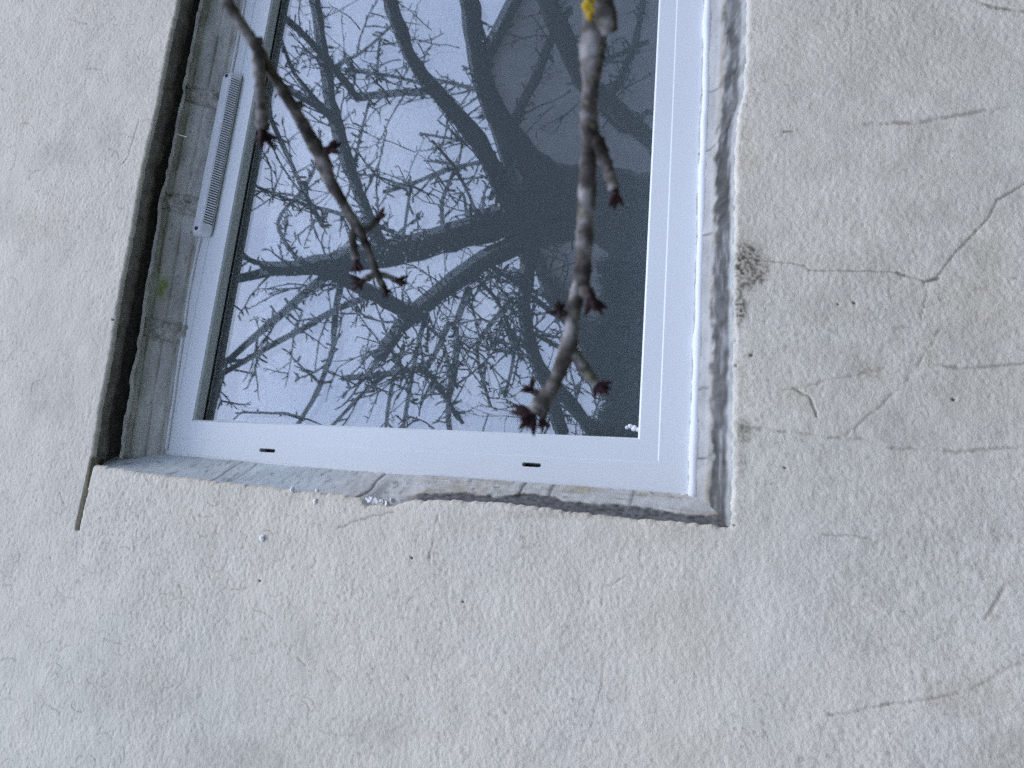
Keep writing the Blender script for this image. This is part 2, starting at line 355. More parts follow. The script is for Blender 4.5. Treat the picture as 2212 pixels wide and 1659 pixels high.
ST = [  # pixel polyline, width, darkness, depth, patchiness
 ([(1634,561),(1711,569),(1739,574),(1746,584),(1921,587),(1949,593),(1998,608),(2019,603)], 2.6, .50, .0006, .2, .6),
 ([(2019,603),(2063,546),(2096,513),(2138,467),(2154,432),(2185,415),(2230,385)], 3.0, .66, .0008, 0, .8),
 ([(2004,607),(2026,601)], 5.5, .7, .001, 0, 1), ([(1938,589),(1956,595)], 5, .6, .001, 0, 1),
 ([(1998,608),(2000,640),(1990,690)], 2.2, .4, .001, .4, 1), ([(2000,665),(2040,645)], 2.2, .35, .001, .4, 1),
 ([(1868,268),(1937,264),(1960,266),(1990,262),(2040,254),(2100,243),(2140,235),(2212,226)], 6.5, .45, .0005, .85, 1.5),
 ([(1692,286),(1712,284)], 3.2, .6, .001, 0, .5), ([(2100,-4),(2150,12),(2220,20)], 5, .5, .001, .7, 1.5),
 ([(1690,722),(1790,718),(1880,715),(1960,708)], 7, .26, 0, .8, 3), ([(1830,940),(1900,880),(1960,820),(2010,750),(2030,715)], 4, .32, .001, .8, 2),
 ([(2025,788),(2075,796),(2130,793),(2220,784)], 5, .46, .001, .5, 1.5), ([(1604,925),(1720,934),(1790,945),(1870,951),(1930,968)], 4.5, .36, .001, .75, 2),
 ([(1930,968),(2000,970),(2070,976),(2150,968),(2220,966)], 6, .36, .001, .7, 2), ([(1690,845),(1735,838),(1790,820),(1850,812),(1910,796)], 4, .34, .001, .6, 2),
 ([(1715,840),(1750,860),(1765,900)], 3, .4, .002, .1, 1), ([(2060,632),(2120,624),(2195,600)], 4.5, .42, .001, .7, 2),
 ([(1791,1543),(1826,1541),(1876,1528),(1921,1521),(2021,1508),(2086,1493),(2131,1471),(2181,1441),(2220,1431)], 4.5, .44, .001, .55, 1.5),
 ([(2130,1335),(2151,1301),(2171,1266),(2215,1242)], 5, .42, .001, .6, 2),
 ([(1303,1261),(1298,1326),(1298,1381),(1303,1441),(1298,1486),(1286,1526),(1278,1566),(1251,1626)], 2.2, .30, .0005, .85, 1.2),
 ([(1303,1268),(1325,1262),(1352,1242)], 1.8, .28, .001, .3, 1), ([(1780,1156),(1830,1156),(1886,1164)], 3, .3, .001, .8, 1),
 ([(728,1142),(760,1128),(800,1116),(850,1106)], 3.2, .42, .001, .6, 2), ([(944,1112),(936,1160),(928,1215)], 3.2, .32, .001, .6, 2),
 ([(1600,300),(1618,296)], 5, .3, 0, .3, 1), ([(1437,730),(1440,735)], 2, .2, 0, 0, 1), ([(200,990),(192,1030),(184,1075),(170,1142)], 5.0, .985, .018, 0, .3),
 ([(398,410),(420,395),(450,372)], 2, .2, .001, .3, 1.2), ([(250,370),(275,345),(300,262),(345,255)], 1.8, .2, .001, .4, 1.2),
 ([(1585,700),(1587,1010)], 5, .34, 0, .8, 1), ([(2055,1045),(2130,1068),(2212,1078)], 3, .16, 0, .6, 2), ([(640,1420),(660,1440)],2,.25,.001,0,1)]
for i, s in enumerate(ST):
    stroke(s[0], s[1], s[2], s[3], s[4], 100 + 7 * i, s[5])
hr = random.Random(3)
for i in range(300):                                   # fine hair scratches in the render, left half
    cx = hr.uniform(-20, 1100); cy = hr.uniform(20, 1640)
    if cx > 750 and hr.random() < 0.6: continue
    if i > 150: cx, cy = hr.uniform(-10, 760), hr.uniform(1050, 1660)
    a = hr.uniform(-1, 1) + (1.2 if hr.random() < .6 else 0); L = hr.uniform(5, 22); k = hr.uniform(-.03, .03)
    pts = [(cx + L * s * math.cos(a + k * 20 * s), cy + L * s * math.sin(a + k * 20 * s)) for s in (-1, -.5, 0, .5, 1)]
    stroke(pts, 1.9, hr.uniform(.14, .36), 0.0004, .3, 600 + i, .3)
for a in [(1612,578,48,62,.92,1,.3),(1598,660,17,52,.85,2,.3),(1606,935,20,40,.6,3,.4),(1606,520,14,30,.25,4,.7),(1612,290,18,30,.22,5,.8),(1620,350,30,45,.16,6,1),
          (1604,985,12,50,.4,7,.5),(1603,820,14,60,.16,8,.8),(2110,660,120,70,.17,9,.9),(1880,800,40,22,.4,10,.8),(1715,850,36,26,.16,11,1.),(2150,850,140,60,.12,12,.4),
          (2130,560,60,90,.14,13,.8),(2010,760,26,40,.3,14,.8),(2090,1500,130,50,.14,15,.7),(2180,1640,120,80,.22,16,.7),(2000,700,420,700,.16,61,.0,.02),(1950,150,420,300,.08,62,.0,.02),(1480,1630,120,60,.1,17,.7),(1480,1360,110,120,.08,18,.6),  # the two broad faint entries just darken the right side of the wall
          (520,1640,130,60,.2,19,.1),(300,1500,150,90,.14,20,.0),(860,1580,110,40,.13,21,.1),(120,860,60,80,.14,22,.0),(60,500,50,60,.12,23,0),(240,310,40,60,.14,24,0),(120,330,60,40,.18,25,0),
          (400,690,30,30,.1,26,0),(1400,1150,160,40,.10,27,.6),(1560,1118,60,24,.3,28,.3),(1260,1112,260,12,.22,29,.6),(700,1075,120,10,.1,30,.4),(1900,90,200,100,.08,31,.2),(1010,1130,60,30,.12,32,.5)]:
    dark_patch(*a)
for px, py, r in [(1623,768,5),(1586,735,6),(1585,1135,4),(1590,790,4),(2060,863,5),(560,1255,3),(245,690,3),(1000,1300,3),(1585,560,5),(1810,658,3),(1846,655,4),(1695,1010,3),(890,1205,3),(1170,745,3)]:
    stroke([(px - 1, py), (px + 1, py)], r, .8, .003, 0, int(px), .5)
# the brush of white paint left along the sill edge
crust = 0.6 * (1 - sstep(0.0, 0.005, ss - Z + (fbm(X * 90, Z * 60, 41, 3) - .5) * .006)) * (wh == 2) * sstep(.3, .5, fbm(X * 25, Z * 40, 42, 3) + .08)
colr = colr * (1 - dirt_tone[..., None] * np.array([0.93, 0.94, 0.97]))
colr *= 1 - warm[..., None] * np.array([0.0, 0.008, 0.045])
colr = colr * (1 - crust[..., None]) + np.array([0.50, 0.50, 0.455]) * crust[..., None]
h += crust * 0.0012
e = np.clip((0.007 - np.maximum(sd, 0)) / 0.007, 0, 1); h -= (1 - np.sqrt(1 - e * e * 0.98)) * 0.0075
h *= np.where(vis, 1.0, 0.6)
Yw = -h
nx, nz = X.shape
keep_v = (sd > -0.0020)
q = keep_v[:-1, :-1] & keep_v[1:, :-1] & keep_v[1:, 1:] & keep_v[:-1, 1:]
idx = np.arange(nx * nz).reshape(nx, nz)
fc = np.stack([idx[:-1, :-1][q], idx[1:, :-1][q], idx[1:, 1:][q], idx[:-1, 1:][q]], 1)
used = np.zeros(nx * nz, bool); used[fc.ravel()] = True
remap = np.cumsum(used) - 1
co = np.stack([Xn, Yw, Zn], -1).reshape(-1, 3)[used]; cl = colr.reshape(-1, 3)[used]; fc = remap[fc]
def np_mesh(name, co, fc, cl, mat, parent):
    me = bpy.data.meshes.new(name); n = len(fc)
    me.vertices.add(len(co)); me.vertices.foreach_set('co', co.astype(np.float32).ravel())
    me.loops.add(n * 4); me.loops.foreach_set('vertex_index', fc.astype(np.int32).ravel())
    me.polygons.add(n); me.polygons.foreach_set('loop_start', np.arange(0, 4 * n, 4, dtype=np.int32))
    me.polygons.foreach_set('use_smooth', np.ones(n, bool)); me.update(calc_edges=True)
    at_ = me.attributes.new('albedo', 'FLOAT_COLOR', 'POINT')
    at_.data.foreach_set('color', np.concatenate([np.clip(cl, 0.005, 1), np.ones((len(cl), 1))], 1).astype(np.float32).ravel())
    me.validate()
    return link_mesh(name, me, mat, parent)
np_mesh('render_coat', co, fc, cl, M['render'], wall)

def grid_mesh(name, P, C, mat, parent):                # P: (n, m, 3)
    n, k = P.shape[:2]; idx = np.arange(n * k).reshape(n, k)
    f = np.stack([idx[:-1, :-1], idx[1:, :-1], idx[1:, 1:], idx[:-1, 1:]], -1).reshape(-1, 4)
    return np_mesh(name, P.reshape(-1, 3), f, C.reshape(-1, 3), mat, parent)

# soffit of the opening: a dark underside with the broken edge of the render coat
sx = np.arange(0.03, XR + 0.04, 0.004); st = np.linspace(0, 1, 14)
A, B = np.meshgrid(sx, st, indexing='ij')
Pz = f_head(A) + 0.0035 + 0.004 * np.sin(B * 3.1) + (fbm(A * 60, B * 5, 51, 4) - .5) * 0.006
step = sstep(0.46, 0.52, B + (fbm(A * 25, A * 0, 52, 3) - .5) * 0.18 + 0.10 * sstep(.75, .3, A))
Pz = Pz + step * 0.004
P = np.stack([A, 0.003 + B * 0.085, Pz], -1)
sc_ = np.array([0.27, 0.26, 0.22]) * (1 - step[..., None]) + np.array([0.15, 0.14, 0.13]) * step[..., None]  # inner part coloured darker for the shade of the gap
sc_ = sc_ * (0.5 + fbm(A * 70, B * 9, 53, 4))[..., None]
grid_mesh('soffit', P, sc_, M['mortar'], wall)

# lip of plaster under the soffit, then the filler blocks sloping back to the frame
def z_lip(x): return np.interp(x, [0.09, 0.545, 1.03], [2.622, 2.650, 2.659])
sx = np.arange(0.085, XR, 0.003); st = np.linspace(-1, 1, 12)
A, B = np.meshgrid(sx, st, indexing='ij')
zl = z_lip(A) + (fbm(A * 40, A * 0, 55, 4) - .5) * 0.008
wl = 0.0055 + 0.006 * fbm(A * 16, A * 0, 56, 3)
P = np.stack([A, 0.034 + 0.036 * np.sqrt(np.clip((B * .5 + .5), 0, 1)) - 0.012 * (1 - np.abs(B)) + (fbm(A * 90, B * 6, 57, 3) - .5) * .003, zl + B * wl - 0.004], -1)
lc = np.array([0.68, 0.65, 0.61]) * (0.55 + 0.8 * fbm(A * 55, B * 4, 58, 4))[..., None]
grid_mesh('plaster_lip', P, lc, M['mortar'], wall)

JX = [at(406, 200, 0.05)[0], at(383, 430, 0.05)[0], at(345, 705, 0.05)[0]]
ends = [0.092] + sorted(JX) + [1.08 + 0.0, XR - 0.03]
def block(x0, x1, seed):
    sx = np.arange(x0, x1 + 1e-6, 0.003); st = np.linspace(0, 1, 44)
    A, B = np.meshgrid(sx, st, indexing='ij')
    zt = z_lip(A) - 0.004; zb = np.interp(A, [0.1, 0.25, 0.6], [kz(2.536), kz(2.546), kz(2.556)])
    z = zt + (zb - zt) * B
    y = 0.048 + 0.044 * B
    for b0, dp, wd in ((0.15, .0022, .03), (0.52, .0026, .018), (0.86, .002, .04)):
        b1 = b0 + (fbm(A * 7, A * 0 + b0, seed + 3, 2) - .5) * .05
        y = y + dp * np.exp(-((B - b1) / wd) ** 2)
    en = np.minimum(A - x0, x1 - A); y = y + 0.006 * (1 - sstep(0, 0.010, en)) ** 2
    y = y + (fbm(A * 120, B * 14, seed, 3) - .5) * 0.0022
    c = np.array([0.62, 0.612, 0.575]) * (0.58 + 0.75 * fbm(A * 22, B * 4, seed + 1, 5))[..., None]
    gr = np.exp(-((B - .15) / .05) ** 2) + np.exp(-((B - .52) / .025) ** 2) + .6 * np.exp(-((B - .86) / .05) ** 2)
    c = c * (1 - np.clip(gr, 0, 1)[..., None] * np.array([.42, .48, .55]) * sstep(.3, .7, fbm(A * 22, B * 8, seed + 7, 4))[..., None] * .9)
    sp = sstep(.80, .90, fbm(A * 130, B * 13, seed + 2, 2)); c = c * (1 - .5 * sp[..., None])
    if x0 < JX[2] + 0.001 < x1 or abs(x0 - JX[2]) < 0.02:   # the green algae patch
        gq = np.exp(-((A - at(348, 615, .05)[0]) / .03) ** 2 - ((B - .32) / .16) ** 2) * fbm(A * 60, B * 10, 77, 3) * 1.6
        c = c * (1 - np.clip(gq, 0, .85)[..., None] * np.array([.62, .5, .9]))
    P = np.stack([A, y, z], -1)
    return grid_mesh('filler_block', P, c, M['mortar'], wall)
jw = 0.015
cuts = sorted(JX) + [1.085]
prev = 0.088
for i, c0 in enumerate(cuts + [XR]):
    block(prev, c0 - jw if c0 < XR else XR, 200 + 20 * i)
    if c0 < XR:
        sx = np.arange(c0 - jw - .012, c0 + jw + .012, 0.0022); st = np.linspace(-0.03, 1.0, 40)
        A, B = np.meshgrid(sx, st, indexing='ij')
        zt = z_lip(A) - 0.004; zb = kz(2.540) + 0 * A; z = zt + (zb - zt) * B
        y = 0.049 + 0.044 * B + .010 * sstep(.5, 1.5, np.abs(A - c0) / jw + (fbm(A * 70, B * 9, 330 + i, 3) - .5) * 1.1) + (fbm(A * 150, B * 16, 300 + i, 4) - .5) * 0.010 - 0.001 * np.sin(np.clip(B, 0, 1) * 3.14)
        hole = .6 * np.exp(-((A - c0 - .006) / .006) ** 2 - ((B - .80 + .3 * i % .5) / .06) ** 2); y = y + .012 * hole
        cc = np.array([.50, .485, .445]) * (.55 + .9 * fbm(A * 230, B * 26, 310 + i, 4))[..., None] * (1 - .8 * hole[..., None])
        grid_mesh('mortar_joint', np.stack([A, y, z], -1), cc, M['mortar'], wall)
    prev = c0 + jw

# reveal beside the jamb: plaster above, bare timber packer and grey cement lower down
sz = np.arange(1.585, 2.66, 0.0028); st = np.linspace(0, 1, 30)
A, B = np.meshgrid(sz, st, indexing='ij')
x0 = f_jamb(A) - 0.004; x1 = np.interp(A, [1.6, 1.66, 2.05, 2.4, 2.56, 2.64], [kx(0.086), kx(0.086), kx(0.090), kx(0.096), kx(0.100), kx(0.108)])
low = 1 - sstep(2.02, 2.10, A + (fbm(A * 30, A * 0, 61, 3) - .5) * .05)     # 1 = cement showing
spl = 0.42 + (fbm(A * 14, A * 0, 62, 4) - .5) * .34 - .12 * sstep(1.95, 2.05, A)
cem = low * (1 - sstep(spl - .03, spl + .03, B + (fbm(A * 90, B * 6, 63, 2) - .5) * .1))
x = x0 + (x1 - x0) * B
y = 0.005 + (FY - .003) * B ** 0.8
y = y + low * (0.004 * (1 - sstep(spl - .05, spl + .02, B)) * sstep(0, .15, B)) - low * .004 * sstep(spl, spl + .05, B)
y = y + (fbm(A * 150, B * 6, 64, 4) - .5) * 0.0030
pla = np.array([.56, .60, .60]) * (.80 + .36 * fbm(A * 28, B * 3, 65, 4))[..., None]
pinkish = np.array([.62, .605, .57]) * (.8 + .3 * fbm(A * 60, B * 6, 66, 4))[..., None]
mixp = sstep(2.30, 2.16, A)[..., None] if False else (1 - sstep(2.14, 2.26, A))[..., None]
cj = pla * (1 - mixp) + pinkish * mixp
tim = sstep(.42, .62, fbm(A * 16, B * 9, 67, 4)) * low
cj = cj * (1 - tim[..., None] * np.array([.22, .30, .42]) * fbm(A * 90, B * 3, 68, 3)[..., None] * 1.3)
cj = cj * (1 - cem[..., None]) + (np.array([.150, .148, .145]) * (.35 + 1.3 * fbm(A * 190, B * 16, 69, 2))[..., None]) * cem[..., None]
spk = sstep(.74, .84, fbm(A * 130, B * 7, 70, 2)); cj = cj * (1 - .4 * spk[..., None])
for zc, dk in ((at(468,1018,.03)[2], .6), (at(790,1035,.03)[2], .85), (at(1110,1065,.03)[2], .85), (at(1177,1075,.03)[2], .7), (at(1362,1090,.03)[2], .5), (at(505,1020,.03)[2], .25)):
    ln = np.exp(-((A - zc - (fbm(B * 3, B * 0, int(zc * 1000), 2) - .5) * .008) / .0022) ** 2) * (1 - cem)
    cj = cj * (1 - dk * ln[..., None]); y = y + .002 * ln
grid_mesh('jamb_reveal', np.stack([x, y, A], -1), cj, M['mortar'], wall)

# sill mortar: pale fillet against the frame, sooty cement channel next to the render
sx = np.arange(0.03, XR, 0.0028); st = np.linspace(0, 1, 34)
A, B = np.meshgrid(sx, st, indexing='ij')
z0 = f_sill(A) - 0.004; z1 = kz(1.652) + 0 * A
z = z0 + (z1 - z0) * B
e1 = .50 + (fbm(A * 13, A * 0, 81, 4) - .5) * .16
y = np.interp(B, [0, .12, .3, .5, .62, 1], [.004, .024, .046, .066, .078, FY + .001]) + (fbm(A * 150, B * 8, 82, 4) - .5) * .0035
dk = (1 - sstep(e1 - .07, e1 + .05, B + (fbm(A * 60, B * 5, 83, 3) - .5) * .22)) * sstep(.10, .20, B + (fbm(A * 50, B * 4, 84, 3) - .5) * .1)
cs = np.array([.45, .445, .42]) * (.78 + .4 * fbm(A * 35, B * 4, 85, 4))[..., None]
soot = np.array([.118, .116, .108]) * (.55 + .75 * sstep(.2, .85, fbm(A * 30, B * 4, 86, 5)) + .5 * (fbm(A * 170, B * 10, 186, 2) - .5))[..., None]
cs = cs * (1 - dk[..., None]) + soot * dk[..., None]
tn = np.exp(-((B - e1 - .02) / .05) ** 2) * fbm(A * 30, B * 0, 87, 3); cs = cs * (1 - tn[..., None] * np.array([.25, .34, .5]))
wt = sstep(.52, .75, fbm(A * 26, B * 10, 88, 4)) * dk; cs = cs + wt[..., None] * .12
edge = (1 - sstep(.08, .16, B))[..., None]; cs = cs * (1 - edge) + np.array([.46, .465, .43]) * (.35 + .9 * fbm(A * 60, B * 8, 89, 3))[..., None] * edge
for py in (170, 488, 827, 985, 300):
    xc = at(1520, py, .05)[0]
    ln = np.exp(-((A - xc - (fbm(B * 4, B * 0, py, 2) - .5) * .006) / .0016) ** 2) * sstep(.52, .6, B); cs = cs * (1 - .6 * ln[..., None])
grid_mesh('sill_mortar', np.stack([A, y, z], -1), cs, M['mortar'], wall)
# far jamb of the opening (outside the picture)
b = MB(); b.box((XR - .012, .004, 1.55), (XR + .05, .14, 2.70)); b.build('far_reveal', simple('plain_plaster', (.5, .5, .48), .9), wall)
# masonry core behind the render so that the wall has its thickness
core = MB()
core.box((-5, .10, -.3), (0.02, .24, 6)); core.box((XR + .03, .10, -.3), (6, .24, 6)); core.box((0.02, .10, 2.69), (XR + .03, .24, 6)); core.box((0.02, .10, -.3), (XR + .03, .24, 1.57))
core.build('masonry', M['soffit'], wall)
# lumps of old paint on the render
def blob(px, py, r, seed, stretch=1.0):
    rr = random.Random(seed); c = at(px, py, 0.0); vs, fs = [], []
    n, k = 10, 5
    for i in range(k):
        ph = i / (k - 1) * math.pi / 2
        for j in range(n):
            t = 2 * math.pi * j / n; q = r * math.cos(ph) * (1 + rr.uniform(-.28, .28))
            vs.append((c[0] + q * math.cos(t) * stretch, c[1] + .0015 - r * .6 * math.sin(ph) * (1 + rr.uniform(-.2, .2)), c[2] + q * math.sin(t)))
    for i in range(k - 1):
        for j in range(n): fs.append((i*n+j, i*n+(j+1) % n, (i+1)*n+(j+1) % n, (i+1)*n+j))
    fs.append(tuple(range((k-1)*n, k*n)))
    return mesh_obj('paint_blob', vs, fs, M['blob'], wall, True)
for a in [(276,298,.0045,1,1.9),(279,313,.0042,2,1.7),(275,325,.0035,3,1.5),(566,1162,.0050,4,1.1),(680,1083,.0042,5,1),(630,1057,.0042,6,1),(684,1060,.004,7,.8),(1687,717,.0028,8,1)]:
    blob(*a)
# flaked white paint at the notch in the jamb edge
fl = MB()
for i in range(26):
    c = at(random.uniform(792, 870), random.uniform(1076, 1090), 0.004) + np.array([0, random.uniform(-.003, .006), 0])
    r = random.uniform(.002, .0055); a = random.uniform(0, 6.3); n_ = Vector((random.gauss(0,.5), -1, random.gauss(0,.5))).normalized()
    t1 = n_.orthogonal().normalized(); t2 = n_.cross(t1)
    pts = [Vector(c) + (t1 * math.cos(a + k * 1.257) + t2 * math.sin(a + k * 1.257)) * r * random.uniform(.6, 1.3) for k in range(5)]
    pb = [p_ - n_ * -.0006 for p_ in pts]
    fl.add(pts + pb, [(0,1,2,3,4), (9,8,7,6,5)] + [(k, (k+1) % 5, 5 + (k+1) % 5, 5 + k) for k in range(5)])
fl.build('paint_flakes', M['blob'], wall)

# ------------------------------------------------------------------ the window
win = thing('window', 'white plastic framed double glazed window reflecting bare tree branches', 'window')
JO, JI, SO, SI, HO, HI = kx(0.078), kx(0.162), kz(1.643), kz(1.7225), kz(2.582), kz(2.492)
XO, XI = 1.322, 1.238
def prism(name, outline, a0, a1, axis, cut0=None, cut1=None, mat=None, parent=win, bev=0.0):
    """profile (depth y, distance across from the outer edge) swept along an axis; ends may be mitred"""
    n = len(outline); vs = []
    for e_, cut in ((a0, cut0), (a1, cut1)):
        for (yy, cc) in outline:
            vs.append((e_ + (cut(cc) if cut else 0), yy, cc))
    if axis == 'z': vs = [(c, y_, a) for (a, y_, c) in vs]
    fs = [tuple(range(n)), tuple(range(2 * n - 1, n - 1, -1))] + [(i, n + i, n + (i + 1) % n, (i + 1) % n) for i in range(n)]
    o = mesh_obj(name, vs, fs, mat or M['pvc'], parent)
    me = o.data
    import bmesh
    bm = bmesh.new(); bm.from_mesh(me); bmesh.ops.recalc_face_normals(bm, faces=bm.faces[:])
    if bev: bmesh.ops.bevel(bm, geom=bm.edges[:], offset=bev, segments=2, profile=0.6, affect='EDGES', clamp_overlap=True)
    bm.to_mesh(me); bm.free()
    for pl in me.polygons: pl.use_smooth = False
    return o
# each member: flat outer face, then a shallow bead that slopes back to the glass
def rail(name, o_, i_, a0, a1, axis, m0, m1):
    sgn = 1 if i_ > o_ else -1
    L = abs(i_ - o_)
    prof = [(FY + .058, 0), (FY, 0), (FY, .050), (FY + .0008, .0520), (FY + .0008, L - .003), (FY + .004, L), (FY + .0245, L + .0015), (FY + .058, L + .0015)]
    prof = [(y_, o_ + sgn * c) for y_, c in prof]
    return prism(name, prof, a0, a1, axis, m0, m1)
jamb = rail('jamb_rail', JO, JI, SO, HO, 'z', lambda c: max(c - JO, 0) * (SI - SO) / (JI - JO), lambda c: -max(c - JO, 0) * (HO - HI) / (JI - JO))
rail('sill_rail', SO, SI, JO, XO, 'x', lambda c: max(c - SO, 0) * (JI - JO) / (SI - SO), lambda c: -max(c - SO, 0) * (XO - XI) / (SI - SO))
rail('head_rail', HO, HI, JO, XO, 'x', lambda c: max(HO - c, 0) * (JI - JO) / (HO - HI), lambda c: -max(HO - c, 0) * (XO - XI) / (HO - HI))
rail('jamb_rail', XO, XI, SO, HO, 'z', lambda c: max(XO - c, 0) * (SI - SO) / (XO - XI), lambda c: -max(XO - c, 0) * (HO - HI) / (XO - XI))
# drain slots cut right through the jamb face
import bmesh
def slot_cutter(zc, ln, wd, xc):
    bm = bmesh.new(); pts = []
    for k in range(9):
        t = math.pi * k / 8; pts.append((xc + wd / 2 * math.cos(t), zc + ln / 2 - wd / 2 + wd / 2 * math.sin(t)))
    for k in range(9):
        t = math.pi + math.pi * k / 8; pts.append((xc + wd / 2 * math.cos(t), zc - ln / 2 + wd / 2 + wd / 2 * math.sin(t)))
    va = [bm.verts.new((p_[0], FY - .02, p_[1])) for p_ in pts]; vb = [bm.verts.new((p_[0], FY + .022, p_[1])) for p_ in pts]
    n = len(pts); bm.faces.new(va); bm.faces.new(vb[::-1])
    for i in range(n): bm.faces.new((va[i], vb[i], vb[(i+1) % n], va[(i+1) % n]))
    bmesh.ops.recalc_face_normals(bm, faces=bm.faces[:])
    me = bpy.data.meshes.new('cut'); bm.to_mesh(me); bm.free(); o = bpy.data.objects.new('cut', me); COL.objects.link(o); return o
SX = kx(.1148)
SL = [(kz(2.3325), .032), (kz(1.876), .030)]
for zc, ln in SL:
    c_ = slot_cutter(zc, ln, .0064, SX)
    md = jamb.modifiers.new('slot', 'BOOLEAN'); md.operation = 'DIFFERENCE'; md.object = c_; md.solver = 'EXACT'
    bpy.context.view_layer.update()
    me = bpy.data.meshes.new_from_object(jamb.evaluated_get(bpy.context.evaluated_depsgraph_get()))
    jamb.modifiers.clear(); jamb.data = me; bpy.data.objects.remove(c_)
    b = MB(); b.box((SX - .006, FY + .0205, zc - ln / 2 - .003), (SX + .006, FY + .0215, zc + ln / 2 + .003)); b.build('drain_slot', M['dark'], win)
# gaskets, spacer bars and the two panes
def ring(name, y0, y1, i0, i1, mat):
    """four bars around the glass; i0, i1 = how far the bar stands out of / into the sightline"""
    xa, xb, za, zb = JI - .001, XI + .001, SI - .001, HI + .001
    for bx in (((xa - i0, y0, za - i0), (xa + i1, y1, zb + i0)), ((xb - i1, y0, za - i0), (xb + i0, y1, zb + i0)),
               ((xa + i1 + .0004, y0 + .0003, za - i0), (xb - i1 - .0004, y1 - .0003, za + i1)), ((xa + i1 + .0004, y0 + .0003, zb - i1), (xb - i1 - .0004, y1 - .0003, zb + i0))):
        b = MB(); b.box(*bx); b.build(name, mat, win)
ring('gasket', FY + .0225, GL - .0004, .012, .0035, M['gasket'])
ring('spacer_bar', GL + .0045, GL + .0235, .010, .0030, M['spacer'])
def pane(y, mat, tilt):
    cx, cz = (JI + XI) / 2, (SI + HI) / 2; hx, hz = (XI - JI) / 2 + .008, (HI - SI) / 2 + .008
    b = MB(); b.box((-hx, 0, -hz), (hx, .004, hz)); o = b.build('glass_pane', mat, win)
    o.location = (cx, y, cz); o.rotation_euler = (math.radians(tilt[0]), 0, math.radians(tilt[1])); return o
pane(GL, M['pane_out'], (0, 0))
pane(GL + .0242, M['pane_in'], (-0.16, 0.10))
# sealant run round the frame
def sealant(pts, r, seed, flat=.6):
    rr = random.Random(seed); p = []; pts = np.array(pts); L = np.linalg.norm(np.diff(pts, axis=0), axis=1); tot = L.sum()
    s_ = np.concatenate([[0], np.cumsum(L)]); u = np.arange(0, tot, .006)
    q = np.stack([np.interp(u, s_, pts[:, k]) for k in range(3)], -1)
    wob = (fbm(u * 14, u * 0, seed, 4) - .5)[:, None]; q = q + wob * np.array([.0035, .0005, .0035])
    rad = r * (.75 + .5 * fbm(u * 22, u * 0 + 5, seed + 1, 4))
    b = MB(); b.tube(q, rad, 7); return b.build('sealant', M['sealant'], win, True)
sealant([(JO + .001, FY - .001, SO - .0005), (XO - .02, FY - .001, SO - .0005)], .0078, 5)
sealant([(JO + .002, FY - .001, SO), (JO + .003, FY - .001, 2.06)], .0050, 9)
sealant([(JO + .006, FY + .001, 2.04), (kx(.100), FY + .001, kz(2.53))], .0030, 13)
sealant([(JO + .030, FY, kz(2.536)), (.4, FY, kz(2.552)), (XO - .02, FY, kz(2.558))], .0035, 17)
c = at(1370, 925, GL - .002); vs = []
b = MB()
for dx, dz, r in ((0, 0, .0055), (.003, .006, .004), (-.002, -.006, .0045), (.001, .011, .003)):
    b.tube([c + (dx, .002, dz), c + (dx, -.001, dz), c + (dx, -.0035, dz)], [r, r * .85, r * .3], 8, .15)
b.build('sealant_blob', M['sealant'], win, True)

# trickle vent screwed to the head
VX0, VX1 = kx(0.507), kx(0.853)
VZ0, VZ1, VZ2 = kz(2.527), kz(2.5435), kz(2.5635)
VY = FY - .0145
body = MB()
pr = [(FY - .0005, VZ0), (FY - .0035, VZ0 - .001), (VY, VZ1), (VY, VZ2 - .003), (VY + .003, VZ2), (FY - .0005, VZ2)]
xsn = [(VX0, .55), (VX0 + .004, .86), (VX0 + .010, 1), (VX1 - .010, 1), (VX1 - .004, .86), (VX1, .55)]
zc = (VZ0 + VZ2) / 2; vs = []
for x_, k in xsn:
    for (y_, z_) in pr: vs.append((x_, FY - (FY - y_) * (1 if k == 1 else k ** .6), zc + (z_ - zc) * (.70 + .30 * k)))
n = len(pr); fs = [tuple(range(n))[::-1], tuple(range((len(xsn)-1)*n, len(xsn)*n))]
for i in range(len(xsn) - 1):
    for j in range(n): fs.append((i*n+j, i*n+(j+1) % n, (i+1)*n+(j+1) % n, (i+1)*n+j))
body.add(vs, fs); vent = body.build('trickle_vent', M['vent'], win); vent['label'] = 'long white slotted ventilator on the frame'
bm = bmesh.new(); bm.from_mesh(vent.data); bmesh.ops.recalc_face_normals(bm, faces=bm.faces[:]); bmesh.ops.bevel(bm, geom=bm.edges[:], offset=.0012, segments=2, affect='EDGES', clamp_overlap=True); bm.to_mesh(vent.data); bm.free()
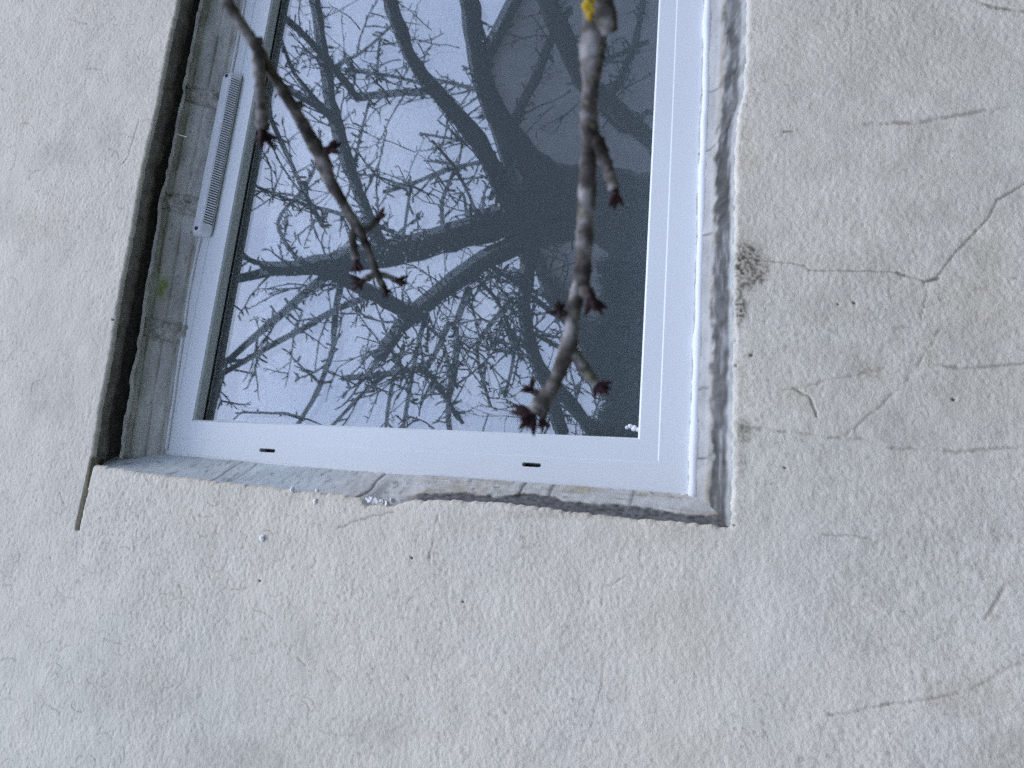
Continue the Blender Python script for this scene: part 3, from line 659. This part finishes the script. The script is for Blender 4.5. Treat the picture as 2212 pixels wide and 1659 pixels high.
# louvre: dark field on the sloping face with thin bars across it
p0 = np.array([FY - .0035, VZ0 - .001]); p1 = np.array([VY, VZ1]); dv = p1 - p0; nv = np.array([-dv[1], dv[0]]); nv = nv / np.linalg.norm(nv)
if nv[0] > 0: nv = -nv
qa, qb = p0 + dv * .10 + nv * .0006, p0 + dv * .90 + nv * .0006
lx0, lx1 = VX0 + .022, VX1 - .016
mesh_obj('louvre_field', [(lx0, *qa), (lx1, *qa), (lx1, *qb), (lx0, *qb)], [(0, 1, 2, 3)], M['dark'], vent)
lv = MB(); N = 62
for i in range(N + 1):
    x_ = lx0 + (lx1 - lx0) * i / N; w_ = .0012; sk = .0016
    a0, b0 = qa + nv * .0001, qb + nv * .0001; a1, b1 = qa + nv * .0016, qb + nv * .0016
    lv.add([(x_-w_-sk, *a0), (x_+w_-sk, *a0), (x_+w_+sk, *b0), (x_-w_+sk, *b0), (x_-w_-sk, *a1), (x_+w_-sk, *a1), (x_+w_+sk, *b1), (x_-w_+sk, *b1)],
           [(0,3,2,1),(4,5,6,7),(0,1,5,4),(1,2,6,5),(2,3,7,6),(3,0,4,7)])
lv.build('louvre_bars', M['vent'], vent)
for x_ in (VX0 + .013, VX1 - .010):
    b = MB(); z_ = (VZ1 + VZ2) / 2
    b.tube([(x_, VY - .0004, z_), (x_, VY - .0010, z_)], [.0040, .0034], 14); b.build('screw_hole', M['dark'], vent)

# a stray straw caught under the soffit
b = MB(); p_ = [at(383, 289, .036), at(392, 293, .030), at(404, 296, .027)]; b.tube(p_, [.0007, .0010, .0007], 5)
tag(b.build('straw', M['straw'], None), 'pale wisp of straw sticking out above the filler block beside the vent', 'straw')

# ------------------------------------------------------------------ the two twigs in front of the wall
def dens(pts, n=6):
    p = np.array(pts, float); t = np.arange(len(p)); u = np.linspace(0, len(p) - 1, (len(p) - 1) * n + 1); o = []
    for x_ in u:
        i = min(int(x_), len(p) - 2); f = x_ - i
        a, b_, c_, d_ = p[max(i-1, 0)], p[i], p[i+1], p[min(i+2, len(p)-1)]
        o.append(.5 * (2*b_ + (c_-a)*f + (2*a-5*b_+4*c_-d_)*f*f + (3*b_-a-3*c_+d_)*f**3))
    return np.array(o)
bud_me = None
def bud_mesh():
    global bud_me
    if bud_me: return bud_me
    vs, fs = [], []; k = 9; prof = [(0, .18), (.12, .27), (.3, .33), (.5, .31), (.7, .22), (.88, .10), (1.0, .015)]
    for i, (t, r) in enumerate(prof):
        for j in range(k):
            a = 2 * math.pi * j / k; q = r * (1 + .10 * math.cos(a * 3 + i * 1.3)); vs.append((q * math.cos(a), q * math.sin(a), t))
    for i in range(len(prof) - 1):
        for j in range(k): fs.append((i*k+j, i*k+(j+1) % k, (i+1)*k+(j+1) % k, (i+1)*k+j))
    fs.append(tuple(range((len(prof)-1)*k, len(prof)*k)))
    bud_me = bpy.data.meshes.new('bud'); bud_me.from_pydata(vs, [], fs); bud_me.materials.append(M['bud'])
    bud_me.polygons.foreach_set('use_smooth', [True] * len(fs)); bud_me.update(); return bud_me
def stem(b, pts, T, seed, knob=.18, ringy=.14, n=7, sides=12):
    """pts: (px, py, width px, dt); T = distance from the camera"""
    d = dens(pts, n); P = []; R = []
    for i, (px, py, wd, dt) in enumerate(d):
        P.append(along(px, py, T + dt)); R.append(wd / 2 / F * (T + dt))
    P = np.array(P); R = np.array(R); s_ = np.concatenate([[0], np.cumsum(np.linalg.norm(np.diff(P, axis=0), axis=1))])
    R = R * (1 + knob * (fbm(s_ * 90, s_ * 0 + seed, seed, 3) - .5) * 2 + ringy * np.maximum(0, np.sin(s_ * 1100 + 3 * fbm(s_ * 60, s_ * 0, seed + 4, 2))) ** 3)
    b.tube(P, R, sides, .05)
    return P
def cluster(par, px, py, dirs, T, size, seed):
    """bud_cluster > buds, fanning out in the picture directions given in degrees (0 = picture right, 90 = picture down)"""
    rr = random.Random(seed); c = along(px, py, T)
    RX, RY = np.array([RW[i][0] for i in range(3)]), np.array([RW[i][1] for i in range(3)]); RZ = np.array([RW[i][2] for i in range(3)])
    s = size * 1.12 / F * T
    b = MB()
    m_ = np.mean([[math.cos(math.radians(a)), math.sin(math.radians(a))] for a in dirs], axis=0)
    ax = RX * m_[0] + RY * m_[1]; ax = ax / (np.linalg.norm(ax) + 1e-9)
    b.tube([c - ax * s * .35, c - ax * s * .1, c + ax * s * .12, c + ax * s * .3], [s * .20, s * .23, s * .20, s * .08], 9, .10)
    cl_ = b.build('bud_cluster', M['bud'], par, True)
    for a in dirs:
        o = bpy.data.objects.new('bud', bud_mesh()); COL.objects.link(o); o.parent = cl_
        a = a + rr.uniform(-8, 8)
        d_ = RX * math.cos(math.radians(a)) + RY * math.sin(math.radians(a)) + RZ * rr.uniform(-.7, .4); d_ = d_ / np.linalg.norm(d_)
        L = s * rr.uniform(.72, 1.0)
        q = Vector(d_).to_track_quat('Z', 'Y'); o.matrix_world = Matrix.Translation(Vector(c + d_ * s * .02)) @ q.to_matrix().to_4x4() @ Matrix.Diagonal((L * .58, L * .58, L, 1))
TL = 0.40
br = thing('twig', 'slanting bare twig with dark red buds in front of the ventilator, left of the two', 'twig')
b = MB()
stem(b, [(300,-330,30,-.02),(420,-130,25,-.01),(478,-20,23,0),(522,55,22,0),(553,100,22,.0),(600,178,21,.0),(640,243,21,0),(672,300,25,0),(697,345,33,0),(710,385,25,0),(742,440,20,0),(766,482,21,0),(790,525,16,0),(806,570,15,0),(815,596,17,0)], TL, 3)
b.build('stem', M['bark'], br, True)
def spur(par, pts, T, seed, ringy=.22):
    b = MB(); stem(b, pts, T, seed, .10, ringy, 9, 10); return b.build('spur', M['bark'], par, True)
spur(br, [(556,112,16,0),(560,150,22,-.004),(563,200,21,-.008),(566,245,23,-.010),(568,280,26,-.012)], TL, 11, .30)
cluster(br, 568, 288, [60, 100, 135, 25, 85], TL - .012, 34, 1)
spur(br, [(553,90,14,0),(563,88,15,0),(569,87,12,0)], TL, 12, .05)
spur(br, [(636,232,12,0),(648,226,15,0),(656,225,13,0)], TL, 13, .05)
spur(br, [(694,338,14,0),(708,326,15,-.003)], TL, 14, .1)
cluster(br, 710, 323, [-80, -25, 20, -50], TL - .003, 31, 2)
spur(br, [(768,486,15,0),(762,510,17,0),(764,535,17,0),(769,560,17,0)], TL, 15)
cluster(br, 770, 565, [55, 95, 130, 80], TL, 28, 3)
spur(br, [(772,492,13,0),(792,496,13,0),(808,482,13,0),(816,474,14,0)], TL, 16, .12)
cluster(br, 816, 472, [-40, -10, -70], TL, 28, 4)
spur(br, [(812,590,14,0),(796,600,14,0),(782,607,13,0)], TL, 17)
cluster(br, 781, 608, [170, 130, 210, 95], TL, 26, 5)
spur(br, [(812,590,13,0),(838,597,12,0),(856,605,13,0)], TL, 18)
cluster(br, 858, 606, [10, 50, -25], TL, 28, 6)
spur(br, [(814,592,15,0),(822,608,15,0),(830,622,15,0)], TL, 19)
cluster(br, 831, 624, [75, 40, 105], TL, 26, 7)

TR = 0.34
br2 = thing('twig', 'thick grey twig with yellow lichen hanging before the glass, right of the two', 'twig')
b = MB()
stem(b, [(1330,-420,60,0),(1308,-180,58,0),(1296,-40,56,0),(1290,10,50,0),(1283,55,44,0),(1281,95,50,0),(1279,125,46,0),(1277,160,36,0),(1274,210,36,0),(1273,270,36,0),(1276,300,38,0),(1271,350,36,0),(1268,420,35,0),(1264,480,33,0),(1263,515,39,0),(1261,560,33,0),(1258,600,35,0),(1248,630,38,0),(1240,670,31,0),(1234,710,29,0),(1229,745,36,0),(1215,785,31,0),(1203,815,33,0),(1188,845,38,0),(1168,870,36,0),(1152,890,30,0)], TR, 23, .17, .13)
b.build('stem', M['bark'], br2, True)
spur(br2, [(1290,-20,44,0),(1303,20,46,-.004),(1312,50,42,-.006),(1318,72,30,-.006)], TR, 31, .05)
spur(br2, [(1277,285,24,0),(1294,312,28,-.003),(1306,345,25,-.006),(1317,378,24,-.008),(1327,410,22,-.010)], TR, 32, .25)
cluster(br2, 1329, 418, [95, 60, 120], TR - .010, 34, 11)
spur(br2, [(1268,400,18,0),(1282,402,20,0),(1288,404,15,0)], TR, 33, .05)
spur(br2, [(1252,618,28,0),(1268,632,30,-.003),(1277,645,24,-.005)], TR, 34, .1)
cluster(br2, 1278, 645, [55, 85, 35, 110], TR - .005, 42, 12)
spur(br2, [(1238,678,16,0),(1222,680,18,0),(1210,676,18,-.002)], TR, 35, .1)
cluster(br2, 1209, 675, [185, 230, 265, 300], TR - .002, 30, 13)
spur(br2, [(1228,748,26,0),(1244,768,26,0),(1262,795,25,0),(1276,815,24,0),(1288,830,22,0)], TR, 36, .22)
cluster(br2, 1289, 832, [20, 60, 95, -15, 45], TR, 34, 14)
spur(br2, [(1182,856,16,0),(1164,850,15,0),(1148,843,14,0)], TR, 37, .2)
cluster(br2, 1148, 842, [170, 215, 270], TR, 30, 15)
spur(br2, [(1182,862,22,0),(1176,884,22,0),(1172,902,18,0)], TR, 38, .2)
cluster(br2, 1172, 904, [60, 95, 120], TR, 30, 16)
cluster(br2, 1150, 892, [180, 205, 150, 110, 130, 80], TR, 46, 17)
# lichen crust on the thick end
li = MB()
for i in range(46):
    c = along(random.uniform(1266, 1292), random.uniform(-20, 34), TR - .0055) + np.array([random.gauss(0, .0005), random.gauss(0, .0004), 0])
    r = random.uniform(.0009, .0022); li.tube([c + (0, .0012, 0), c, c - (0, .0008, 0)], [r, r * .9, r * .3], 7, .2)
li.build('lichen', M['lichen'], br2, True)

# ------------------------------------------------------------------ what the glass reflects: tree, hedge, house
tree = thing('cherry_tree', 'bare spreading tree whose dark limbs show only as a reflection in the glass', 'tree')
rt = random.Random(21)
tw = MB()
def limb(pts, yp0, yp1, name='limb', spurs=1.0, sides=9):
    d = dens(pts, 5); n = len(d); P, R = [], []
    for i, (px, py, wd) in enumerate(d):
        yp = yp0 + (yp1 - yp0) * i / (n - 1)
        P.append(refl(px, py, yp)); R.append(max(wd, 1.5) * (.96 if wd > 24 else 1.25) / 2 / F * rrange(px, py, yp))
    P = np.array(P); R = np.array(R)
    s_ = np.concatenate([[0], np.cumsum(np.linalg.norm(np.diff(P, axis=0), axis=1))])
    P = P + np.stack([(fbm(s_ * 5, s_ * 0 + k, rt.randint(1, 9999), 3) - .5) * .03 * min(1, R.mean() * 30) for k in range(3)], -1)
    R = R * (1 + .25 * (fbm(s_ * 14, s_ * 0, rt.randint(1, 9999), 3) - .5))
    if name:
        b = MB(); b.tube(P, R, sides, .06); b.build(name, M['tree'], tree, True)
    else: tw.tube(P, R, 6, .08)
    grow(P, R, s_, spurs)
    return P
def twig_rec(p, d, L, r, depth):
    n = max(3, int(L / .03)); pts = [p]; dd = np.array(d)
    for i in range(n):
        dd = dd + np.array([rt.gauss(0, .09), rt.gauss(0, .09), rt.gauss(0, .09) + .01]); dd /= np.linalg.norm(dd); pts.append(pts[-1] + dd * L / n)
    tw.tube(pts, np.linspace(r, r * .5, n + 1), 4, .15)
    for i in range(1, n + 1):                         # short blunt spurs carrying buds
        if rt.random() < .42:
            e_ = dd + np.array([rt.gauss(0, .9) for _ in range(3)]); e_ /= np.linalg.norm(e_); l2 = rt.uniform(.014, .05)
            a = pts[i]; tw.tube([a, a + e_ * l2 * .6, a + e_ * l2], [r * .6, r * .75, r * .35], 4)
            for _ in range(2):
                e2 = e_ + np.array([rt.gauss(0, .6) for _ in range(3)]); e2 /= np.linalg.norm(e2); tw.tube([a + e_ * l2 * .9, a + e_ * l2 + e2 * .012], [r * .55, r * .15], 4)
    if depth > 0:
        for k in range(rt.randint(1, 3)):
            i = rt.randint(n // 3, n); e_ = dd + np.array([rt.gauss(0, .7) for _ in range(3)]); e_ /= np.linalg.norm(e_)
            twig_rec(pts[i], e_, L * rt.uniform(.4, .7), r * .7, depth - 1)
def grow(P, R, s_, k):
    n = int(s_[-1] * 5.2 * k)
    for _ in range(int(s_[-1] * 34)):                 # knobbly fruiting spurs on the bark
        i = rt.randint(0, len(P) - 2); a = P[i] + (P[i+1] - P[i]) * rt.random()
        e_ = np.array([rt.gauss(0, 1), rt.gauss(0, 1), rt.gauss(0, 1)]); e_ /= np.linalg.norm(e_); l2 = R[i] + rt.uniform(.010, .055); r_ = rt.uniform(.004, .0085)
        tw.tube([a + e_ * R[i] * .7, a + e_ * l2, a + e_ * (l2 + .006)], [r_, r_ * 1.1, r_ * .4], 4)
        if rt.random() < .5:
            for _ in range(2):
                e2 = e_ + np.array([rt.gauss(0, .6) for _ in range(3)]); e2 /= np.linalg.norm(e2); tw.tube([a + e_ * l2 * .95, a + e_ * l2 + e2 * .016], [r_ * .8, r_ * .25], 4)
    for _ in range(n):
        i = rt.randint(1, len(P) - 2); t = P[i+1] - P[i-1]; t /= np.linalg.norm(t)
        e_ = t * rt.uniform(.1, .9) + np.array([rt.gauss(0, 1), rt.gauss(0, .6), rt.gauss(0, 1)]); e_ /= np.linalg.norm(e_)
        twig_rec(P[i], e_, rt.uniform(.12, .5), rt.uniform(.0045, .010), 1 if rt.random() < .5 else 0)
Y0 = -2.45
base = refl(1405, 470, Y0)
# trunk down to the ground
tp = [(base[0] - .05, Y0 + .05, -0.1), (base[0] - .03, Y0 + .03, .7), (base[0] - .01, Y0, 1.4)]
d = [refl(px, py, Y0) for px, py in ((1395, 470), (1300, 440), (1215, 415), (1150, 380))]
P = dens(tp + [tuple(q_) for q_ in d], 5); R = np.interp(np.linspace(0, 1, len(P)), [0, .12, .55, .75, 1], [.40, .28, .24, .19, .10])
b = MB(); b.tube(P, R, 14, .06); b.build('trunk', M['tree'], tree, True)
limb([(1240,440,95),(1130,465,80),(1000,503,66),(880,538,62),(760,560,52),(680,574,42),(615,583,32)], Y0, -2.2)
limb([(620,582,26),(575,588,17),(530,600,14),(470,618,10)], -2.2, -2.0)
limb([(640,575,18),(590,570,10),(540,560,8),(500,520,6)], -2.2, -2.05, None)
limb([(1260,470,85),(1150,512,52),(1050,562,48),(960,622,44),(880,692,38),(818,772,30)], Y0, -2.6, spurs=1.4)
limb([(1180,430,60),(1100,433,46),(1066,362,40),(1026,295,42),(973,233,36),(913,160,28),(870,83,24),(838,-20,22)], Y0, -2.7)
limb([(1200,400,90),(1130,330,60),(1078,250,48),(1046,180,46),(1030,90,44),(1012,0,40),(1000,-60,38)], Y0, -2.3)
limb([(1470,350,34),(1390,290,36),(1321,228,40),(1261,168,44),(1219,84,44),(1180,0,40),(1150,-70,36)], -2.6, -2.9)
limb([(820,530,34),(796,467,26),(760,383,25),(733,300,22),(710,200,20),(696,100,18),(676,-20,17)], -2.25, -2.6)
limb([(910,682,40),(850,655,38),(790,622,36),(720,592,34),(640,570,24)], -2.55, -2.2, None)
limb([(1150,520,40),(1136,600,34),(1132,690,30),(1150,760,30),(1180,830,30),(1215,935,34)], -2.6, -3.2, spurs=2)
limb([(1132,690,22),(1165,790,20),(1260,905,24),(1300,960,20)], -3.0, -3.6, spurs=1.5)
LM = [([(1013,621,14),(986,698,11),(983,781,11),(970,845,10),(970,940,9)], -2.6, -2.4), ([(973,695,8),(930,781,9),(906,800,9)], -2.55, -2.5),
 ([(740,818,10),(836,808,12),(913,801,12),(953,845,10),(1000,915,8)], -2.4, -2.5), ([(836,806,9),(786,848,7),(716,920,6)], -2.4, -2.3), ([(872,745,8),(846,835,7),(833,922,6)], -2.5, -2.4),
 ([(716,585,16),(640,650,14),(580,700,13),(440,825,9)], -2.2, -2.0), ([(800,640,12),(716,674,11),(606,736,10),(430,835,8)], -2.3, -2.0),
 ([(735,600,12),(722,700,10),(716,758,9),(690,832,9),(644,914,7)], -2.25, -2.1),
 ([(925,196,12),(836,202,11),(770,207,13),(753,187,12),(686,103,11),(590,15,9)], -2.62, -2.3), ([(730,283,16),(703,240,15),(620,190,12),(560,170,8)], -2.5, -2.2), ([(713,247,8),(680,213,8),(636,157,7),(605,80,6)], -2.5, -2.2),
 ([(890,519,8),(786,477,7),(653,440,6),(555,405,5)], -2.3, -2.1), ([(700,490,8),(686,467,8),(636,373,8),(580,245,8)], -2.3, -2.2), ([(640,560,6),(600,480,6),(660,400,6),(690,330,5)], -2.3, -2.2),
 ([(700,170,7),(726,140,6),(783,110,5),(858,45,4)], -2.5, -2.6), ([(746,150,5),(836,163,5),(913,180,6)], -2.5, -2.6),
 ([(1043,196,7),(976,180,5),(916,165,4)], -2.5, -2.4), ([(1010,305,5),(996,303,5),(906,287,4)], -2.6, -2.4), ([(1060,345,9),(953,370,7),(890,397,7),(828,415,6)], -2.5, -2.3),
 ([(870,520,5),(886,410,5),(890,397,5)], -2.3, -2.3), ([(956,500,8),(956,433,7),(983,363,6)], -2.35, -2.4), ([(1040,495,7),(1030,460,6),(986,370,6),(933,303,5)], -2.4, -2.4),
 ([(1010,498,5),(1003,430,5),(996,415,4)], -2.4, -2.4), ([(766,380,6),(770,327,5),(800,210,4)], -2.4, -2.5), ([(813,180,4),(820,83,4)], -2.5, -2.5),
 ([(1060,430,10),(1100,330,14),(1110,260,10)], -2.4, -2.5), ([(1040,560,10),(1100,600,9),(1180,640,8),(1230,650,6)], -2.6, -2.9), ([(1110,640,9),(1060,700,8),(1030,760,7),(1060,880,6)], -2.7, -2.7),
 ([(1030,600,8),(1080,660,7),(1110,760,7),(1090,860,6)], -2.8, -2.9), ([(1150,640,10),(1220,690,9),(1280,700,8)], -2.9, -3.2), ([(1150,720,9),(1230,760,10),(1290,790,8)], -2.9, -3.2), ([(930,650,8),(900,760,8),(880,860,7),(870,940,6)], -2.6, -2.6),
 ([(1085,300,12),(1150,180,16),(1190,90,14),(1230,20,12)], -2.6, -2.9), ([(1300,240,14),(1340,170,12),(1380,60,10),(1390,-40,9)], -2.8, -3.0), ([(1300,230,12),(1350,280,14),(1400,240,9)], -2.8, -3.0), ([(1240,140,10),(1300,130,9),(1400,90,8)], -2.8, -3.1)]
for p_, a, b_ in LM: limb(p_, a, b_, None, 1.6)
# thin shoots high up on the left and centre of the glass
for _ in range(18):
    px, py = rt.uniform(560, 980), rt.uniform(20, 470); yp = rt.uniform(-3.0, -2.2); p = refl(px, py, yp)
    twig_rec(p, [rt.gauss(0, 1), rt.gauss(0, .4), rt.gauss(0, 1) * .7 + .3], rt.uniform(.25, .6), rt.uniform(.004, .007), 1)
# finer network low down on the right of the glass
for _ in range(46):
    px, py = rt.uniform(900, 1290), rt.uniform(560, 930); yp = rt.uniform(-4.2, -2.6); p = refl(px, py, yp)
    twig_rec(p, [rt.gauss(0, 1), rt.gauss(0, .4), rt.gauss(0, 1) * .6 + .2], rt.uniform(.3, .8), rt.uniform(.005, .011), 2)
tw.build('crown', M['tree'], tree)

# dark evergreen against the lower edge of the glass
hedge = thing('evergreen_shrub', 'dark evergreen shrub seen only as a reflection by the window sill', 'shrub')
nd = MB(); rh = random.Random(5)
for _ in range(9000):
    px = 1292 + abs(rh.gauss(0, 1)) * 60 if rh.random() < .35 else rh.uniform(1300, 1480); py = rh.uniform(560, 1020)
    px = px + 34 * math.sin(py * .031) * .7 + (0 if py > 640 else (640 - py) * .5)
    yp = rh.uniform(-3.9, -3.1); p = refl(px, py, yp)
    d_ = np.array([rh.gauss(0, .8), rh.gauss(0, .5), rh.gauss(.5, .7)]); d_ /= np.linalg.norm(d_); L = rh.uniform(.05, .13); s_ = np.cross(d_, [0, 1, 0]); s_ = s_ / (np.linalg.norm(s_) + 1e-6) * .012
    nd.add([p - d_ * L * .4, p + s_, p + d_ * L, p - s_], [(0, 1, 2, 3)])
for _ in range(5000):
    q_ = refl(1390, 760, -3.5); p = np.array([q_[0] + rh.gauss(0, .22), rh.uniform(-3.9, -3.2), rh.uniform(0, q_[2] + .1)])
    d_ = np.array([rh.gauss(0, 1), rh.gauss(0, 1), rh.gauss(0, 1)]); d_ /= np.linalg.norm(d_); s_ = np.cross(d_, [0, 1, 0]); s_ = s_ / (np.linalg.norm(s_) + 1e-6) * .02
    nd.add([p - d_ * .08, p + s_, p + d_ * .12, p - s_], [(0, 1, 2, 3)])
nd.build('foliage', M['needles'], hedge)
q_ = refl(1390, 760, -3.5)
b = MB(); b.tube([(q_[0], -3.5, -.05), (q_[0], -3.5, 1.0), (q_[0] + .05, -3.5, 1.8)], [.06, .05, .03], 8); b.build('stem', M['tree'], hedge)

# neighbouring house, gable towards the window
house = thing('house', 'brown gabled house seen only as a reflection behind the tree', 'house')
HY = -10.0
ap = refl(1045, 165, HY); ea = refl(1186, 602, HY); w2 = ap[0] - ea[0]; fx = ap[0] + w2
b = MB(); pts = [(ea[0], 0), (fx, 0), (fx, ea[2]), (ap[0], ap[2]), (ea[0], ea[2])]
vs = [(x_, HY, z_) for x_, z_ in pts] + [(x_, HY - 8, z_) for x_, z_ in pts]
b.add(vs, [(0,1,2,3,4), (9,8,7,6,5), (0,5,6,1), (1,6,7,2), (2,7,8,3), (3,8,9,4), (4,9,5,0)]); b.build('wall', M['brickwall'], house)
sl = np.array([ap[0] - ea[0], 0, ap[2] - ea[2]]); sl = sl / np.linalg.norm(sl); nn = np.array([-sl[2], 0, sl[0]])
for sg in (1, -1):
    b = MB(); L = np.linalg.norm(np.array(ap) - ea) + .35; o_ = np.array([ap[0], 0, ap[2]])
    dv_ = np.array([-sl[0] * sg, 0, -sl[2]]); n_ = np.array([nn[0] * sg, 0, nn[2]])
    a0 = o_ + n_ * .02; a1 = a0 + dv_ * L
    vs = [a0 + (0, HY + .25, 0), a1 + (0, HY + .25, 0), a1 + n_ * .14 + (0, HY + .25, 0), a0 + n_ * .14 + (0, HY + .25, 0)]
    vs = vs + [v_ - np.array([0, 8.5, 0]) for v_ in vs]
    b.add(vs, [(0,1,2,3), (7,6,5,4), (0,4,5,1), (1,5,6,2), (2,6,7,3), (3,7,4,0)]); b.build('roof', M['roof'], house)
for wx, wz in ((ap[0] - 1.2, 1.4), (ap[0] + 1.2, 1.4)):
    b = MB(); b.box((wx - .5, HY - .02, wz), (wx + .5, HY + .03, wz + 1.1)); wn = b.build('window', M['roof'], house)
    b = MB(); b.box((wx - .43, HY + .01, wz + .07), (wx + .43, HY + .034, wz + 1.03)); b.build('pane', M['hglass'], wn)
